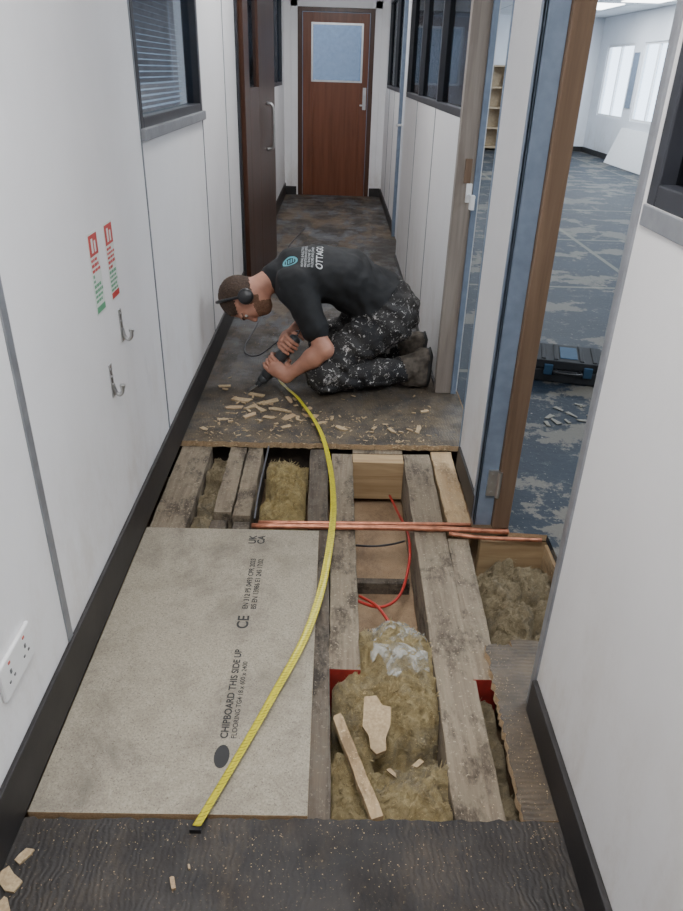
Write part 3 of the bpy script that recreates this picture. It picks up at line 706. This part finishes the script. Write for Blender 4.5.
P,Fh=surf(head,.0038)
hv=[Vector(p) for p in P]; me2=bpy.data.meshes.new("tmp2"); me2.from_pydata([tuple(v) for v in hv],[],Fh); me2.update(); nn=[v.normal.copy() for v in me2.vertices]
loc=(P-Hc)@Rh
def hl(q):
    x,y,z=q; w=.005*noise.noise(Vector((x*160,y*160,z*160)))
    if abs(x)>.078 and -.05<z<.03 and -.03<y<.02: return 4
    if (z>.045+w and y<.072+w) or (z>-.040+w and y<-.005+w) : return 5
    if z<-.040+w-.25*max(0,y-.05) and y>.028+w and z>-.13 and not(abs(x)<.02 and -.062<z<-.05): return 6
    if z>-.07 and z<-.012 and y>-.005 and y<.034+w and abs(x)>.05: return 6
    if .022<z<.030 and y>.07 and .014<abs(x)<.05: return 5
    return 4
for i,v in enumerate(hv):
    if hl(loc[i])==5: hv[i]=v+nn[i]*(.003+.002*noise.noise(v*150))
o0=len(man.v); man.v+=hv
for f in Fh:
    man.f.append([i+o0 for i in f]); c=loc[list(f)].mean(0); man.m.append(hl(c))
def ball(mb,c,r,mi,n=8):
    bm=bmesh.new(); bmesh.ops.create_icosphere(bm,subdivisions=2,radius=r); vs=[v.co+Vector(c) for v in bm.verts]; mb.add(vs,[[v.index for v in f.verts] for f in bm.faces],mi); bm.free()
for s in (-1,1): ball(man,L(s*.032,.0815,.006),.0105,7); ball(man,L(s*.032,.0885,.004),.005,5)

A=Vector((-.345,3.265,.05)); B=Vector((-.175,3.275,.275)); u=(B-A).normalized()
def hand(center,e1,elbow,flip,wo=(0,0,0)):
    e1=Vector(e1); e1=(e1-u*e1.dot(u)).normalized(); e2=u.cross(e1)*flip; e2.normalize()
    c=Vector(center)
    def Q(r,deg,off): a=math.radians(deg); return c+(e1*math.cos(a)+e2*math.sin(a))*r+u*off
    wrist=c+e1*.055-e2*.072+Vector(wo)
    pr=[]
    Rm=np.array([u,e2,e1]).T
    pc=c+e1*.046-e2*.014
    pr.append(ell(pc,(.041,.042,.016),4,.015,Rm))
    pr.append(cap(wrist,pc-e2*.015,.025,.024,4,.03))
    for off,ln in ((.031,.92),(.0105,1.0),(-.0105,.95),(-.031,.8)):
        a=[8,8+55*ln,8+105*ln,8+150*ln]; rr=[.047,.045,.043,.041]
        pts=[Q(rr[i],a[i],off) for i in range(4)]
        for i in range(3): pr.append(cap(pts[i],pts[i+1],.0098-.0008*i,.0092-.0008*i,4,.003))
    t=[pc-e2*.03+u*.02, Q(.05,-58,.045), Q(.047,-92,.055), Q(.044,-120,.056)]
    for i in range(3): pr.append(cap(t[i],t[i+1],.013-.0015*i,.0115-.0015*i,4,.006))
    el_=Vector(elbow); m=el_.lerp(wrist,.3)
    pr.append(cap(el_,m,.040,.043,4,.03)); pr.append(cap(m,wrist,.043,.025,4,.03))
    return pr
def addarm(pr):
    P,Fx=surf(pr,.0036); o=len(man.v); man.v+=[Vector(p) for p in P]
    for f in Fx: man.f.append([i+o for i in f]); man.m.append(4)
el=(-.035,3.190,.250)
addarm(hand(A.lerp(B,.40),(0.15,-1,0.2),el,-1)+[cap((-.12,3.25,.41),el,.048,.040,4,.03)])
el2=(-.11,3.62,.27)
addarm(hand(A.lerp(B,.84),(-.7,.35,.5),el2,1)+[cap((-.15,3.64,.42),el2,.048,.040,4,.03)])
mo=man.obj("kneeling_man",[M_shirt,M_trous,M_boot,M_sole,M_skin,M_hair,M_beard,M_eye],smooth=True)
th=math.radians(30); DD=Vector((0,math.sin(th),-math.cos(th))); LT=Vector((0,math.cos(th),math.sin(th)))
def decal(o):
    for v in o.data.vertices:
        p=v.co.copy(); org=Vector((p.x,3.40,.62))+LT*(p.y-3.43)-DD*.8
        h=bvh.ray_cast(org,DD)
        if h[0] is not None: v.co=h[0]-DD*.003
        else: v.co=Vector((0,3.45,.5))
    o.parent=mo
def TB(x,y): return Matrix.Translation((x,y,1))@Matrix(((0,-1,0,0),(1,0,0,0),(0,0,1,0),(0,0,0,1)))
d=text("OTTAGO",.044,M_print,None,TB(-.052,3.325),"shirt_print",bold=.0008); decal(d)
for i in range(4): d=text(["HEATING & ELECTRICAL","MAINTENANCE SERVICES","TEL 01632 960 142","FLOORS AND JOINERY"][i],.0165,M_print,None,TB(-.142+i*.016-.0,3.33),"shirt_print"); decal(d)
mb=MB(); R0,R1=.036,.026; cx,cy=-.205,3.39
for k in range(32):
    a0=2*math.pi*k/32;a1=2*math.pi*(k+1)/32
    mb.add([(cx+R0*math.cos(a0),cy+R0*math.sin(a0),1),(cx+R0*math.cos(a1),cy+R0*math.sin(a1),1),(cx+R1*math.cos(a1),cy+R1*math.sin(a1),1),(cx+R1*math.cos(a0),cy+R1*math.sin(a0),1)],[(0,1,2,3)])
for k in range(4): mb.add([(cx-.02+k*.011,cy-.02+k*.004,1),(cx-.014+k*.011,cy-.02+k*.004,1),(cx-.014+k*.011,cy+.015+k*.003,1),(cx-.02+k*.011,cy+.015+k*.003,1)],[(0,1,2,3)])
d=mb.obj("shirt_logo",[M_teal]); decal(d)

e=empty("ear_defenders")
mb=MB()
for s in (-1,1):
    a=L(s*.082,-.003,-.012); b=L(s*.118,-.003,-.012)
    mb.tube([a,L(s*.092,-.003,-.012),L(s*.112,-.003,-.012),b],[.036,.038,.036,.024],0,20)
mb.obj("cups",[M_blackp],e,smooth=True)
mb=MB(); pts=[L(.108*math.cos(t),-.003,.0+.138*math.sin(t)) for t in [math.pi*i/20 for i in range(21)]]
mb.tube(pts,.007); mb.obj("headband",[M_blackp],e,smooth=True)

e=empty("oscillating_multi_tool")
mb=MB(); mb.tube([A.lerp(B,t) for t in (0.10,.16,.3,.5,.75,.92,1.0,1.03)],[.024,.031,.030,.029,.030,.033,.028,.015],0,18); mb.obj("body",[M_toolg],e,smooth=True)
mb=MB(); mb.tube([A.lerp(B,t) for t in (-.02,.0,.08,.12)],[.020,.026,.027,.024],0,16); mb.tube([A.lerp(B,.04),A.lerp(B,.04)+Vector((-.03,-.01,-.03))],[.018,.014],0,14); mb.obj("gear_head",[M_toolg],e,smooth=True)
mb=MB(); q=A+Vector((-.025,-.012,-.018)); M=Matrix.Translation(q)@Matrix.Rotation(math.radians(-35),4,'Y'); mb.box(-.05,.01,-.017,.017,-.001,.001,0,M); mb.obj("blade",[M_steel],e)
mb=MB(); mb.tube(smoothcurve([B+u*.005,B+Vector((.01,.05,.02)),(-.25,3.50,.2),(-.40,3.62,.05),(-.50,3.85,.006),(-.47,4.4,.006),(-.52,5.0,.006),(-.40,5.5,.006),(-.42,6.4,.006),(-.3,7.4,.006)],12),.0042,0,8); mb.obj("power_cord",[M_grey],e,smooth=True)

# ------------------------------------------------------------------ lights
M_lamp=emis("lamp_diffuser",(.93,.97,1),8)
def lamp(x,y,sx,sy,w,col=(1,.975,.955)):
    e=empty("ceiling_light")
    mb=MB(); mb.box(x-sx/2,x+sx/2,y-sy/2,y+sy/2,H-.012,H-.001); mb.obj("diffuser",[M_lamp],e)
    l=bpy.data.lights.new("tube","AREA"); l.shape='RECTANGLE'; l.size=sx; l.size_y=sy; l.energy=w; l.color=col
    o=bpy.data.objects.new("tube",l); COL.objects.link(o); o.location=(x,y,H-.02); o.parent=e
lamp(.0,.6,.5,1.1,35); lamp(0,4.2,.5,1.1,19); lamp(0,7.6,.5,1.1,16)
for x,y in ((2.2,2.5),(2.2,7),(4.0,5),(2.2,11.5),(4.75,12.6),(4.35,14.2)): lamp(x,y,.6,1.2,44,(.85,.93,1))
lamp(-1.8,3.2,.6,1.2,26,(.9,.95,1)); lamp(-1.8,7.8,.6,.6,18,(.9,.95,1))  # unseen side-room lamps, added to light the space behind the blinds
l=bpy.data.lights.new("lobby","AREA"); l.size=.5; l.energy=6; o=bpy.data.objects.new("lobby_light",l); COL.objects.link(o); o.location=(-.1,10.1,2.4)
w=bpy.data.worlds.new("sky"); bpy.context.scene.world=w; w.use_nodes=True
w.node_tree.nodes["Background"].inputs[0].default_value=(.78,.88,1,1); w.node_tree.nodes["Background"].inputs[1].default_value=5.5

# ------------------------------------------------------------------ camera
R=np.array([[0.99959,0.02261,0.0173],[-0.00435,-0.47924,0.87767],[0.02814,-0.87739,-0.47895]])
cm=bpy.data.cameras.new("camera"); co=bpy.data.objects.new("camera",cm); COL.objects.link(co)
Mx=Matrix(((R[0,0],-R[0,1],-R[0,2]),(R[1,0],-R[1,1],-R[1,2]),(R[2,0],-R[2,1],-R[2,2]))).to_4x4()
Mx.translation=(0,0,1.42); co.matrix_world=Mx
cm.sensor_fit='VERTICAL'; cm.sensor_height=24; cm.lens=706/911*24; cm.clip_start=.02
bpy.context.scene.camera=co
